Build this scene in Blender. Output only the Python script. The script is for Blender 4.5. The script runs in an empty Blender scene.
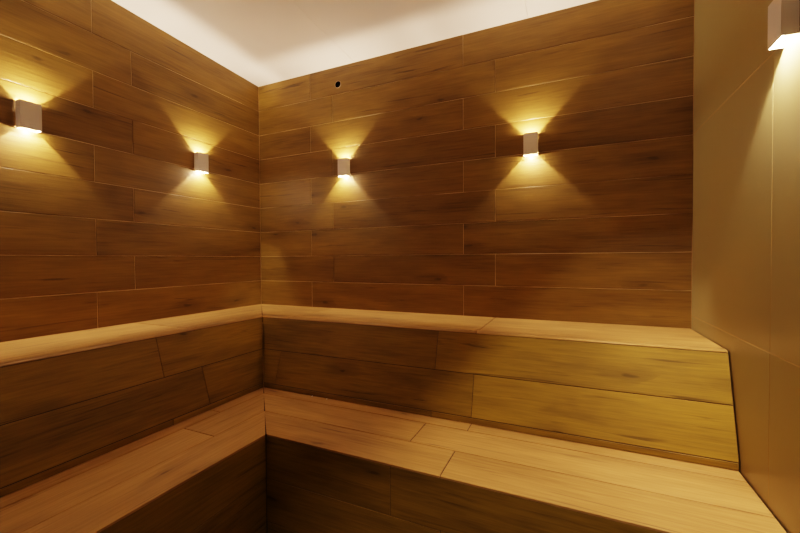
import bpy, bmesh, math, random
from mathutils import Vector, Matrix
rnd = random.Random(7)
sc = bpy.context.scene
C = sc.collection

# ------------------------------------------------------------------ layout (metres; x right along the back wall, -y towards the viewer)
W = 2.926            # room width
YF = 3.45            # room depth
ROW = 0.2            # plank tile height
def ceil_z(y): return 2.702 + 0.030 * (-y)
JA, JB, JC, JD = 0.521, 0.724, 1.726, 1.927      # upright joints on the back wall
JE, JF = 1.197, 0.998                            # upright joints on the left wall
NOSE = (0.518, 0.896); RISE = (0.576, 0.708); FOOT = (0.635, 0.517)
Z1, Z2 = 0.905, 0.486                            # upper and lower bench height
J1, J2, EDGE = 0.708, 0.907, 1.106

# ------------------------------------------------------------------ materials
def mat(name):
    m = bpy.data.materials.new(name); m.use_nodes = True
    n = m.node_tree.nodes; n.clear()
    out = n.new('ShaderNodeOutputMaterial'); b = n.new('ShaderNodeBsdfPrincipled')
    m.node_tree.links.new(b.outputs[0], out.inputs[0])
    return m, m.node_tree, b

def wood(name, light, dark, rough=0.42, streak=1.0):
    m, nt, b = mat(name); N = nt.nodes.new; L = nt.links.new
    uv = N('ShaderNodeUVMap'); uv.uv_map = 'plank'
    at = N('ShaderNodeAttribute'); at.attribute_name = 'tile'      # random value per tile
    sep = N('ShaderNodeSeparateColor'); L(at.outputs['Color'], sep.inputs[0])
    def noise(sx, sy, scale, detail, rough_, dist=0.0):
        mp = N('ShaderNodeMapping'); mp.inputs['Scale'].default_value = (sx, sy, 1)
        L(uv.outputs[0], mp.inputs[0])
        t = N('ShaderNodeTexNoise'); t.inputs['Scale'].default_value = scale
        t.inputs['Detail'].default_value = detail; t.inputs['Roughness'].default_value = rough_
        t.inputs['Distortion'].default_value = dist
        L(mp.outputs[0], t.inputs[0]); return t.outputs[0]
    def ramp(x, a, b_, ca, cb):
        r = N('ShaderNodeMapRange'); r.inputs[1].default_value = a; r.inputs[2].default_value = b_
        r.inputs[3].default_value = ca; r.inputs[4].default_value = cb
        L(x, r.inputs[0]); return r.outputs[0]
    def math_(op, x, y):
        k = N('ShaderNodeMath'); k.operation = op
        for i, v in enumerate((x, y)):
            if isinstance(v, (int, float)): k.inputs[i].default_value = v
            else: L(v, k.inputs[i])
        return k.outputs[0]
    broad = ramp(noise(1.2, 7, 1.3, 3, .55, .4), .32, .7, 0, 1)
    fine = ramp(noise(2.2, 46, 2.0, 6, .62, .25), .3, .72, 0, 1)
    hair = ramp(noise(4, 190, 2.0, 3, .6), .35, .7, 0, 1)
    g = math_('ADD', math_('MULTIPLY', broad, .42), math_('ADD', math_('MULTIPLY', fine, .38 * streak), math_('MULTIPLY', hair, .14 * streak)))
    g = math_('ADD', g, ramp(sep.outputs[0], 0, 1, -.15, .15))
    mix = N('ShaderNodeMix'); mix.data_type = 'RGBA'; L(g, mix.inputs[0])
    mix.inputs[6].default_value = (*light, 1); mix.inputs[7].default_value = (*dark, 1)
    # long dark mineral streaks
    st = ramp(noise(1.1, 26, 1.7, 4, .55, .8), .62, .72, 0, .62 * streak)
    # knots: dark cores in stretched cells
    mp = N('ShaderNodeMapping'); mp.inputs['Scale'].default_value = (2.3, 7.5, 1); L(uv.outputs[0], mp.inputs[0])
    wob = N('ShaderNodeTexNoise'); wob.inputs['Scale'].default_value = 3; L(mp.outputs[0], wob.inputs[0])
    vm = N('ShaderNodeVectorMath'); vm.operation = 'MULTIPLY_ADD'
    L(wob.outputs['Color'], vm.inputs[0]); vm.inputs[1].default_value = (.28, .28, 0); L(mp.outputs[0], vm.inputs[2])
    vo = N('ShaderNodeTexVoronoi'); vo.inputs['Scale'].default_value = 1.0; vo.voronoi_dimensions = '2D'; L(vm.outputs[0], vo.inputs['Vector'])
    cs = N('ShaderNodeSeparateColor'); L(vo.outputs['Color'], cs.inputs[0])
    pick = ramp(cs.outputs[0], .80, .86, 0, 1)
    core = math_('MULTIPLY', ramp(vo.outputs['Distance'], .03, .12, .7, 0), pick)
    halo = math_('MULTIPLY', ramp(vo.outputs['Distance'], .08, .38, .33, 0), pick)
    dk = math_('MAXIMUM', math_('MAXIMUM', core, halo), st)
    m2 = N('ShaderNodeMix'); m2.data_type = 'RGBA'; L(dk, m2.inputs[0]); L(mix.outputs[2], m2.inputs[6])
    m2.inputs[7].default_value = (dark[0] * .32, dark[1] * .28, dark[2] * .3, 1)
    L(m2.outputs[2], b.inputs['Base Color'])
    L(ramp(fine, 0, 1, rough, rough + .13), b.inputs['Roughness'])
    bp = N('ShaderNodeBump'); bp.inputs['Strength'].default_value = .25; bp.inputs['Distance'].default_value = .0012
    L(fine, bp.inputs['Height']); L(bp.outputs[0], b.inputs['Normal'])
    b.inputs['Specular IOR Level'].default_value = .35
    return m

def plain(name, col, rough=.6, noise=0.0, scale=8, metal=0, spec=.4, bump=0):
    m, nt, b = mat(name); N = nt.nodes.new; L = nt.links.new
    b.inputs['Roughness'].default_value = rough; b.inputs['Metallic'].default_value = metal
    b.inputs['Specular IOR Level'].default_value = spec
    tc = N('ShaderNodeTexCoord'); t = N('ShaderNodeTexNoise'); t.inputs['Scale'].default_value = scale
    t.inputs['Detail'].default_value = 4
    L(tc.outputs['Object'], t.inputs[0])
    r = N('ShaderNodeMix'); r.data_type = 'RGBA'; L(t.outputs[0], r.inputs[0])
    r.inputs[6].default_value = (*[c * (1 - noise) for c in col], 1)
    r.inputs[7].default_value = (*[min(1, c * (1 + noise)) for c in col], 1)
    L(r.outputs[2], b.inputs['Base Color'])
    if bump:
        bp = N('ShaderNodeBump'); bp.inputs['Strength'].default_value = .3; bp.inputs['Distance'].default_value = bump
        L(t.outputs[0], bp.inputs['Height']); L(bp.outputs[0], b.inputs['Normal'])
    return m

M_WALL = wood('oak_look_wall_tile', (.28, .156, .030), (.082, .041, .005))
M_SEAT = wood('oak_look_tile_lit', (.57, .32, .105), (.22, .11, .026), rough=.40, streak=1.0)  # same oak tile, painted paler for the direct light on the seats
M_RISE = wood('oak_look_tile_shaded', (.37, .22, .028), (.088, .048, .005))  # same oak tile with the dimmer light on the risers in its colour
M_GROUT = plain('pale_grout', (.62, .43, .24), .85, .15, 40)
def patchy_grout(name, pale, dark):
    m, nt, b = mat(name); N = nt.nodes.new; L = nt.links.new
    tc = N('ShaderNodeTexCoord'); t = N('ShaderNodeTexNoise'); t.inputs['Scale'].default_value = 2.6; t.inputs['Detail'].default_value = 3
    L(tc.outputs['Object'], t.inputs[0])
    r = N('ShaderNodeMapRange'); r.inputs[1].default_value = .34; r.inputs[2].default_value = .52; L(t.outputs[0], r.inputs[0])
    x = N('ShaderNodeMix'); x.data_type = 'RGBA'; L(r.outputs[0], x.inputs[0])
    x.inputs[6].default_value = (*dark, 1); x.inputs[7].default_value = (*pale, 1)
    L(x.outputs[2], b.inputs['Base Color']); b.inputs['Roughness'].default_value = .8
    return m
M_GROUT = patchy_grout('pale_grout', (.66, .45, .24), (.13, .062, .018))
M_GDARK = plain('brown_grout', (.05, .022, .007), .85, .2, 40)
M_BEIGE = plain('beige_porcelain', (.35, .28, .12), .34, .05, 3, spec=.45)
M_BGROUT = plain('beige_grout', (.52, .38, .20), .8, .1, 30)
M_CEIL = plain('ceiling_paint', (.84, .75, .68), .7, .025, 6, bump=.0006)
M_FLOOR = plain('dark_floor_tile', (.05, .032, .018), .35, .2, 9)
M_FRONT = plain('dark_wall_paint', (.03, .018, .01), .6, .1, 3)
M_METAL = plain('sconce_white_paint', (.82, .74, .68), .42, .03, 60)
M_INNER = plain('sconce_inner_white', (.85, .82, .76), .55, .02, 60)
M_BLACK = plain('hole_shade_black', (.002, .0015, .001), 1, .2, 40, spec=0)
M_RIM = plain('pale_rim', (.36, .25, .16), .5, .1, 60)
M_FLECK = plain('white_fleck', (.9, .86, .78), .3, .05, 200)
def emis(name, col, s):
    m = bpy.data.materials.new(name); m.use_nodes = True; n = m.node_tree.nodes; n.clear()
    o = n.new('ShaderNodeOutputMaterial'); e = n.new('ShaderNodeEmission')
    e.inputs[0].default_value = (*col, 1); e.inputs[1].default_value = s
    m.node_tree.links.new(e.outputs[0], o.inputs[0]); return m
LCOL = (1.0, .755, .55)
M_LED = emis('led_lens', LCOL, 60)
M_STRIP = emis('fill_strip_glow', LCOL, 520)  # glow strips added in the sconce openings to spread light more broadly
M_STRIP_LOW = emis('fill_strip_glow_lower', LCOL, 20)
M_STRIP_STRONG = emis('fill_strip_glow_right', LCOL, 6200)  # stronger added strip that brightens the right end of the benches

# ------------------------------------------------------------------ mesh helpers
def link(name, bm, mats, parent=None, smooth=False):
    me = bpy.data.meshes.new(name); bm.to_mesh(me); bm.free()
    for m in (mats if isinstance(mats, (list, tuple)) else [mats]): me.materials.append(m)
    if smooth:
        for p in me.polygons: p.use_smooth = True
    o = bpy.data.objects.new(name, me); C.objects.link(o)
    if parent: o.parent = parent
    return o
def new_bm():
    bm = bmesh.new(); bm.loops.layers.uv.new('plank'); bm.loops.layers.float_color.new('tile'); return bm

def tile(bm, P, nrm, cor, gap=.003, thick=.008, mi=0, bev=.0009, lift=None, profile=None):
    """One plank tile. P(u,v)->3D surface point, cor = four (u,v) corners, nrm = outward normal."""
    uvl = bm.loops.layers.uv['plank']; cl = bm.loops.layers.float_color['tile']
    (a0, v0), (b0, _), (b1, v1), (a1, _) = cor
    g = gap / 2; n = Vector(nrm)
    if lift is None: lift = rnd.uniform(-.0005, .0005)
    s = 1 if v1 > v0 else -1
    def ring(e, h):
        pts = [(a0 + g + e, v0 + s * (g + e)), (b0 - g - e, v0 + s * (g + e)), (b1 - g - e, v1 - s * (g + e)), (a1 + g + e, v1 - s * (g + e))]
        return [(Vector(P(*q)) + n * h, q) for q in pts]
    rings = [ring(0, -thick), ring(0, lift - bev), ring(bev, lift)]
    ou, ov = rnd.uniform(0, 40), rnd.uniform(0, 40); tv = rnd.random()
    vs = [[(bm.verts.new(p), q) for p, q in r] for r in rings]
    faces = []
    for k in range(2):
        for i in range(4):
            j = (i + 1) % 4
            faces.append([vs[k][i], vs[k][j], vs[k + 1][j], vs[k + 1][i]])
    faces.append(vs[2]); faces.append(vs[0][::-1])
    out = []
    for f in faces:
        fc = bm.faces.new([x[0] for x in f]); fc.material_index = mi
        for lp, x in zip(fc.loops, f):
            lp[uvl].uv = (x[1][0] + ou, x[1][1] + ov); lp[cl] = (tv, tv, tv, 1)
        out.append(fc)
    bmesh.ops.recalc_face_normals(bm, faces=out)

def prism(bm, pts, d, mi=0):
    """Closed prism from a 3D polygon pushed along d."""
    a = [bm.verts.new(p) for p in pts]; b = [bm.verts.new(Vector(p) + Vector(d)) for p in pts]
    fs = [bm.faces.new(a), bm.faces.new(b[::-1])]
    for i in range(len(a)):
        j = (i + 1) % len(a); fs.append(bm.faces.new([a[j], a[i], b[i], b[j]]))
    for f in fs: f.material_index = mi
    bmesh.ops.recalc_face_normals(bm, faces=fs)

def box(bm, lo, hi, mi=0):
    prism(bm, [(lo[0], lo[1], lo[2]), (hi[0], lo[1], lo[2]), (hi[0], hi[1], lo[2]), (lo[0], hi[1], lo[2])], (0, 0, hi[2] - lo[2]), mi)

def spans(joints, u0, u1):
    """Break u0..u1 at the joints repeated every 1.203 m."""
    cuts = set()
    for j in joints:
        k = j - 1.203 * 4
        while k < u1:
            if u0 + .02 < k < u1 - .02: cuts.add(round(k, 4))
            k += 1.203
    c = [u0] + sorted(cuts) + [u1]
    return list(zip(c[:-1], c[1:]))

def struct(name, bm, mats):
    o = link(name, bm, mats); o['kind'] = 'structure'; return o

# ------------------------------------------------------------------ room shell
GR = .0022   # grout sits this far behind the tile faces
# back wall
bm = new_bm()
for r in range(10):
    z1 = 2.9 if r == 0 else 2.7 - ROW * r; z0 = 2.7 - ROW * (r + 1)
    if r == 9: z0 = .75
    for a, b in spans([JA] if r % 2 == 0 else [JB], 0, W):
        tile(bm, lambda u, v: (u, 0, v), (0, -1, 0), [(a, z0), (b, z0), (b, z1), (a, z1)])
box(bm, (-.12, GR, 0), (W + .12, .12, 2.9), 1)
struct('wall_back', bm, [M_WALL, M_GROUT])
# left wall
bm = new_bm()
for r in range(10):
    z1 = 2.9 if r == 0 else 2.7 - ROW * r; z0 = 2.7 - ROW * (r + 1)
    if r == 9: z0 = .75
    for a, b in spans([JE] if r % 2 == 0 else [JF], 0, YF):
        tile(bm, lambda u, v: (0, -u, v), (1, 0, 0), [(a, z0), (b, z0), (b, z1), (a, z1)])
box(bm, (-.12, -YF, 0), (-GR, 0, 2.9), 1)
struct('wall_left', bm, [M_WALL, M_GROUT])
# right wall: large beige tiles
bm = new_bm()
ys = [0, .845, 2.045, 3.245, YF]; zs = [0, .04, .971, 1.902, 2.9]
for a, b in zip(ys[:-1], ys[1:]):
    for z0, z1 in zip(zs[:-1], zs[1:]):
        tile(bm, lambda u, v: (W, -u, v), (-1, 0, 0), [(a, z0), (b, z0), (b, z1), (a, z1)], gap=.0032, lift=rnd.uniform(-.0003, .0003))
box(bm, (W + .0007, -YF, 0), (W + .12, 0, 2.9), 1)
struct('wall_right', bm, [M_BEIGE, M_BGROUT])
# wall behind the viewer
bm = new_bm(); box(bm, (-.12, -YF - .12, 0), (W + .12, -YF, 2.9)); struct('wall_front', bm, M_FRONT)
# floor
bm = new_bm()
for i in range(5):
    for j in range(6):
        a, b = .0 + i * .6, min(W, (i + 1) * .6); c, d = j * .6, min(YF, (j + 1) * .6)
        if a < W and c < YF:
            tile(bm, lambda u, v: (u, -v, 0), (0, 0, 1), [(a, c), (b, c), (b, d), (a, d)], gap=.004, lift=0)
box(bm, (-.12, -YF - .12, -.12), (W + .12, .12, -.003), 1)
struct('floor', bm, [M_FLOOR, M_GDARK])
# ceiling: board panels with a faint joint, rising gently towards the viewer
bm = new_bm()
for a, b in ((-.1, .925), (.925, 2.12), (2.12, W + .1)):
    g = .0008
    prism(bm, [(a + g, .1, ceil_z(.1)), (b - g, .1, ceil_z(.1)), (b - g, -YF - .1, ceil_z(-YF - .1)), (a + g, -YF - .1, ceil_z(-YF - .1))], (0, 0, .03))
box(bm, (-.12, -YF - .12, 2.84), (W + .12, .12, 2.95))
struct('ceiling', bm, M_CEIL)

# ------------------------------------------------------------------ benches
def empty(name, loc, label, cat, group=None):
    o = bpy.data.objects.new(name, None); C.objects.link(o); o.location = loc; o.empty_display_size = .1
    o['label'] = label; o['category'] = cat
    if group: o['group'] = group
    return o
def side(kind):
    """(u along the wall, D out from the wall, z) -> world, and the end of the run"""
    if kind == 'back': return (lambda u, D, z: Vector((u, -D, z))), W - .004
    return (lambda u, D, z: Vector((D, -u, z))), YF - .004
def offset_all(root):
    for o in root.children: o.matrix_parent_inverse = Matrix.Translation(-root.location)
BG = .0035
def strip(kind, name, pa, pb, joints, root, mats, normal_hint, ext_a=0, ext_b=0):
    """Tiles between the long lines pa=(D,z) and pb=(D,z), mitred in the room corner (u starts at D)."""
    Q, end = side(kind); bm = new_bm()
    def P(u, v): t = v; return Q(u, pa[0] + (pb[0] - pa[0]) * t, pa[1] + (pb[1] - pa[1]) * t)
    Lq = math.hypot(pb[0] - pa[0], pb[1] - pa[1])
    def Pm(u, v): return P(u, v / Lq)
    nD, nz = normal_hint
    n = (Q(0, nD, nz) - Q(0, 0, 0)).normalized()
    for rowi, (v0, v1, js) in enumerate(joints):
        D0 = pa[0] + (pb[0] - pa[0]) * v0; D1 = pa[0] + (pb[0] - pa[0]) * v1
        sp = spans(js, min(D0, D1) + .12, end)
        sp[0] = (None, sp[0][1])
        for a, b in sp:
            a0, a1 = (D0, D1) if a is None else (a, a)
            tile(bm, Pm, n, [(a0, v0 * Lq), (b, v0 * Lq), (b, v1 * Lq), (a1, v1 * Lq)], gap=.0042 if name == 'seat' else .0032)
    # grout bed
    d0 = pa[0]; d1 = pb[0]
    e = 1 - .009 / Lq if name == 'seat' else 1
    d1 = d0 + (d1 - d0) * e
    bed = [P(d0, 0), P(end, 0), P(end, e), P(d1, e)]
    bed = [p - n * BG for p in bed]
    prism(bm, bed, -n * .012, 1)
    return link(name, bm, mats, root)

def upper_tier(kind, jrow, jalt, root):
    Q, end = side(kind)
    # seat with rounded front: tiles then a nosing profile
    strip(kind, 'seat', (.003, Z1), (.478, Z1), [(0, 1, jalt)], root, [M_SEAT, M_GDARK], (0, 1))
    # nosing: swept profile
    bm = new_bm(); uvl = bm.loops.layers.uv['plank']; cl = bm.loops.layers.float_color['tile']
    prof = [(.4785, Z1), (.498, Z1 - .0004), (.507, Z1 - .0014), (.5125, Z1 - .0032), (.516, Z1 - .0056), (.5176, Z1 - .0084), (.5055, Z1 - .0105), (.4785, Z1 - .012)]
    us = [None] + [x[0] for x in spans(jalt, .62, end)][1:] + [end]
    for k in range(len(us) - 1):
        tv = rnd.random(); ou, ov = rnd.uniform(0, 40), rnd.uniform(0, 40)
        rows = []
        for q in (0, 1):
            row = []
            for D, z in prof:
                u = us[k + q]; u = D + .001 if u is None else u + (.0012 if q == 0 else -.0012)
                row.append((bm.verts.new(Q(u, D, z)), (u, D + z)))
            rows.append(row)
        m = len(prof); fs = []
        for i in range(m):
            j = (i + 1) % m; fs.append([rows[0][i], rows[1][i], rows[1][j], rows[0][j]])
        fs.append(rows[0]); fs.append(rows[1][::-1]); out = []
        for f in fs:
            fc = bm.faces.new([x[0] for x in f]); out.append(fc)
            fc.smooth = len(f) == 4
            for lp, x in zip(fc.loops, f): lp[uvl].uv = (x[1][0] + ou, x[1][1] + ov); lp[cl] = (tv,) * 3 + (1,)
        bmesh.ops.recalc_face_normals(bm, faces=out)
    link('nosing', bm, M_SEAT, root)
    dx, dz = FOOT[0] - NOSE[0], FOOT[1] - NOSE[1]
    t = (RISE[1] - NOSE[1]) / dz
    nh = (-dz, dx)
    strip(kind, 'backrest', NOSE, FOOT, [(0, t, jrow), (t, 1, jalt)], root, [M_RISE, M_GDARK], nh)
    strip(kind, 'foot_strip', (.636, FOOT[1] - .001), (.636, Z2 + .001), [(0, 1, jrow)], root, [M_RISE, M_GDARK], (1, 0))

def lower_tier(kind, jrow, jalt, root2):
    tot = EDGE - .615
    f1, f2 = (J1 - .615) / tot, (J2 - .615) / tot
    strip(kind, 'seat', (.615, Z2), (EDGE + .002, Z2), [(0, f1, jalt), (f1, f2, jrow), (f2, 1, jalt)], root2, [M_SEAT, M_GDARK], (0, 1))
    h = Z2 - .0082
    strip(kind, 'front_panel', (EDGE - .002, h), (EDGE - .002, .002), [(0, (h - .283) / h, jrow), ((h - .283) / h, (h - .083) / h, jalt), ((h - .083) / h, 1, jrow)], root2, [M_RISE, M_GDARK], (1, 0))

up_ = empty('tiled_bench', (.45, -.45, Z2), 'upper tier of the corner bench, with rounded nosing and a leaning plank backrest below it', 'bench')
lo_ = empty('tiled_bench', (.85, -.85, 0), 'lower tier of the corner bench, wide plank seat painted lit over a front painted shaded', 'bench')
for kind, jr, ja in (('back', [JC], [JD]), ('left', [1.215], [1.012])):
    upper_tier(kind, jr, ja, up_); lower_tier(kind, jr, ja, lo_)
offset_all(up_); offset_all(lo_)

# ------------------------------------------------------------------ wall sconces (up and down lights)
SW, SH, SD, TH = .079, .128, .042, .0025
def shell_bm():
    """Open-topped and open-bottomed box, back at x=0 face out at +x; inner faces white."""
    bm = new_bm(); w = SW / 2; h = SH / 2
    # front, two sides, back plate, each with thickness and bevelled outside edges
    box(bm, (SD - TH, -w, -h), (SD, w, h), 0)
    box(bm, (.0005, -w, -h), (SD - TH, -w + TH, h), 0)
    box(bm, (.0005, w - TH, -h), (SD - TH, w, h), 0)
    bmesh.ops.remove_doubles(bm, verts=bm.verts, dist=1e-5)
    bm.normal_update()
    for f in bm.faces:
        c = f.calc_center_median(); n = f.normal
        if (n.x < -.5 and c.x > .02) or (abs(n.y) > .5 and n.y * c.y < 0): f.material_index = 1
    return bm
def core_bm():
    bm = new_bm(); w = SW / 2 - TH
    box(bm, (.0005, -w, -.020), (SD - TH, w, .020), 0); return bm
def lens_bm(s):
    bm = new_bm(); bmesh.ops.create_circle(bm, cap_ends=True, radius=.007, segments=20, matrix=Matrix.Translation((SRC, 0, s * .0206)))
    if s < 0:
        for f in bm.faces: f.normal_flip()
    return bm
def fill_strip_bm(s):
    bm = new_bm(); w = SW / 2 - TH - .001; z = s * (SH / 2 - .001)
    vs = [bm.verts.new(p) for p in ((.0015, -w, z), (.011, -w, z), (.011, w, z), (.0015, w, z))]
    f = bm.faces.new(vs if s > 0 else vs[::-1]); return bm
SRC = .027        # lamp centre this far out from the wall
protos = {}
def sconce(loc, rz, label, power=1.0, strong=False):
    t = empty('wall_sconce', loc, label, 'wall light', 'white up and down wall sconces'); t.rotation_euler = (0, 0, rz)
    if not protos:
        protos['a'] = link('housing', shell_bm(), [M_METAL, M_INNER], t)
        protos['b'] = link('reflector', core_bm(), M_INNER, t)
        protos['c'] = link('lamp_lens', lens_bm(1), M_LED, t)
        protos['d'] = link('lamp_lens', lens_bm(-1), M_LED, t)
        protos['e'] = link('fill_strip', fill_strip_bm(1), M_STRIP, t)
        protos['f'] = link('fill_strip', fill_strip_bm(-1), M_STRIP_LOW, t)
    else:
        for k in 'abcdef':
            o = protos[k].copy(); C.objects.link(o); o.parent = t
            if k == 'f' and strong: o.data = o.data.copy(); o.data.materials[0] = M_STRIP_STRONG; o.location.z = .036
    for s in (1, -1):
        ld = bpy.data.lights.new('sconce_lamp', 'POINT'); ld.energy = (11 if s > 0 else 9) * power; ld.color = LCOL
        ld.shadow_soft_size = .004
        lo = bpy.data.objects.new('lamp_glow', ld); C.objects.link(lo); lo.parent = t
        lo.location = (SRC, 0, s * .0265)
        # extra point light added outside the opening for a hot spot and wider spill
        td = bpy.data.lights.new('added_spill', 'POINT'); td.energy = ((.05 if strong else .3) if s > 0 else (.05 if strong else 1.5)) * power; td.color = LCOL
        td.shadow_soft_size = .004
        to = bpy.data.objects.new('added_spill_glow', td); C.objects.link(to); to.parent = t
        to.location = (.013, 0, s * (SH / 2 + .004))
    return t
ZS = 1.947
sconce((.0, -1.476, ZS + .009), 0, 'white box up-down wall sconce on the left wall, nearest the viewer')
sconce((.0, -.560, ZS), 0, 'white box up-down wall sconce on the left wall, nearest the room corner')
sconce((.835, 0, ZS), -math.pi / 2, 'white box up-down wall sconce on the back wall below the small black hole')
sconce((2.138, 0, ZS), -math.pi / 2, 'white box up-down wall sconce on the back wall nearest the beige wall')
sconce((W + .004, -.948, ZS + .002), math.pi, 'white box wall sconce on the beige tiled right wall, cut by the photo edge', 1.25, True)
# two unseen sconces added behind the viewer as fill light
sconce((.0, -2.380, ZS), 0, 'unseen wall sconce added for fill light on the left wall behind the viewer', .7)
sconce((W, -2.250, ZS - .010), math.pi, 'unseen wall sconce added for fill light on the beige right wall behind the viewer', .9, True)

# ------------------------------------------------------------------ small black hole with a rim near the ceiling
vt = empty('pipe_hole', (.777, 0, 2.571), 'small round black hole with a thin pale rim high on the back wall', 'hole')
bm = new_bm(); seg = 40; R0, R1 = .0235, .0262
rings = [(R1, -.0004), (R1 - .0006, -.003), (R0 + .0006, -.003), (R0, -.0012)]
vs = [[bm.verts.new((r * math.cos(2 * math.pi * i / seg), y, r * math.sin(2 * math.pi * i / seg))) for i in range(seg)] for r, y in rings]
for k in range(3):
    for i in range(seg):
        j = (i + 1) % seg; bm.faces.new([vs[k][i], vs[k][j], vs[k + 1][j], vs[k + 1][i]])
bmesh.ops.recalc_face_normals(bm, faces=bm.faces); link('rim', bm, M_RIM, vt, True)
bm = new_bm(); bmesh.ops.create_cone(bm, cap_ends=True, segments=seg, radius1=R0 + .0004, radius2=R0 - .002, depth=.0012,
                                     matrix=Matrix.Translation((0, -.0012, 0)) @ Matrix.Rotation(math.pi / 2, 4, 'X'))
link('hole_shade', bm, M_BLACK, vt)  # flat black disc painted for the shade inside the hole

# ------------------------------------------------------------------ two tiny white specks at the foot of the back bench
for i, (x, s, lab) in enumerate(((1.010, .0052, 'tiny white crumb at the backrest foot, nearer the room corner'),
                                 (1.110, .0040, 'tinier white crumb at the backrest foot, right of the other'))):
    bm = new_bm(); bmesh.ops.create_icosphere(bm, subdivisions=2, radius=s)
    for v in bm.verts: v.co *= rnd.uniform(.8, 1.12); v.co.z *= .8
    o = link('white_speck', bm, M_FLECK); o.location = (x, -.6455, Z2 + s * .75)
    o['label'] = lab; o['category'] = 'speck'; o['group'] = 'white specks on the lower bench'

# ------------------------------------------------------------------ camera (recovered from the photograph's vanishing lines)
f, yaw, pitch, roll = 378.3, math.radians(-24.345), math.radians(-1.086), math.radians(-.321)
cy, sy, cp, sp = math.cos(yaw), math.sin(yaw), math.cos(pitch), math.sin(pitch)
fwd = Vector((sy * cp, cy * cp, sp)); right = Vector((cy, -sy, 0)); up = right.cross(fwd)
cr, sr = math.cos(roll), math.sin(roll)
r_, u_ = right * cr + up * sr, -right * sr + up * cr
cd = bpy.data.cameras.new('camera'); cam = bpy.data.objects.new('camera', cd); C.objects.link(cam)
cam.matrix_world = Matrix(((r_.x, u_.x, -fwd.x, 2.358), (r_.y, u_.y, -fwd.y, -2.3957), (r_.z, u_.z, -fwd.z, 1.2703), (0, 0, 0, 1)))
cd.sensor_width = 36; cd.lens = f / 800 * 36; cd.clip_start = .02
sc.camera = cam

# ------------------------------------------------------------------ world and look
w = bpy.data.worlds.new('world'); sc.world = w; w.use_nodes = True
w.node_tree.nodes['Background'].inputs[0].default_value = (.02, .015, .01, 1)
w.node_tree.nodes['Background'].inputs[1].default_value = 0
sc.view_settings.view_transform = 'Filmic'
sc.view_settings.look = 'Medium High Contrast'
sc.view_settings.exposure = 1.3
sc.cycles.use_denoising = True
sc.cycles.max_bounces = 10; sc.cycles.diffuse_bounces = 8
sc.cycles.sample_clamp_indirect = 6
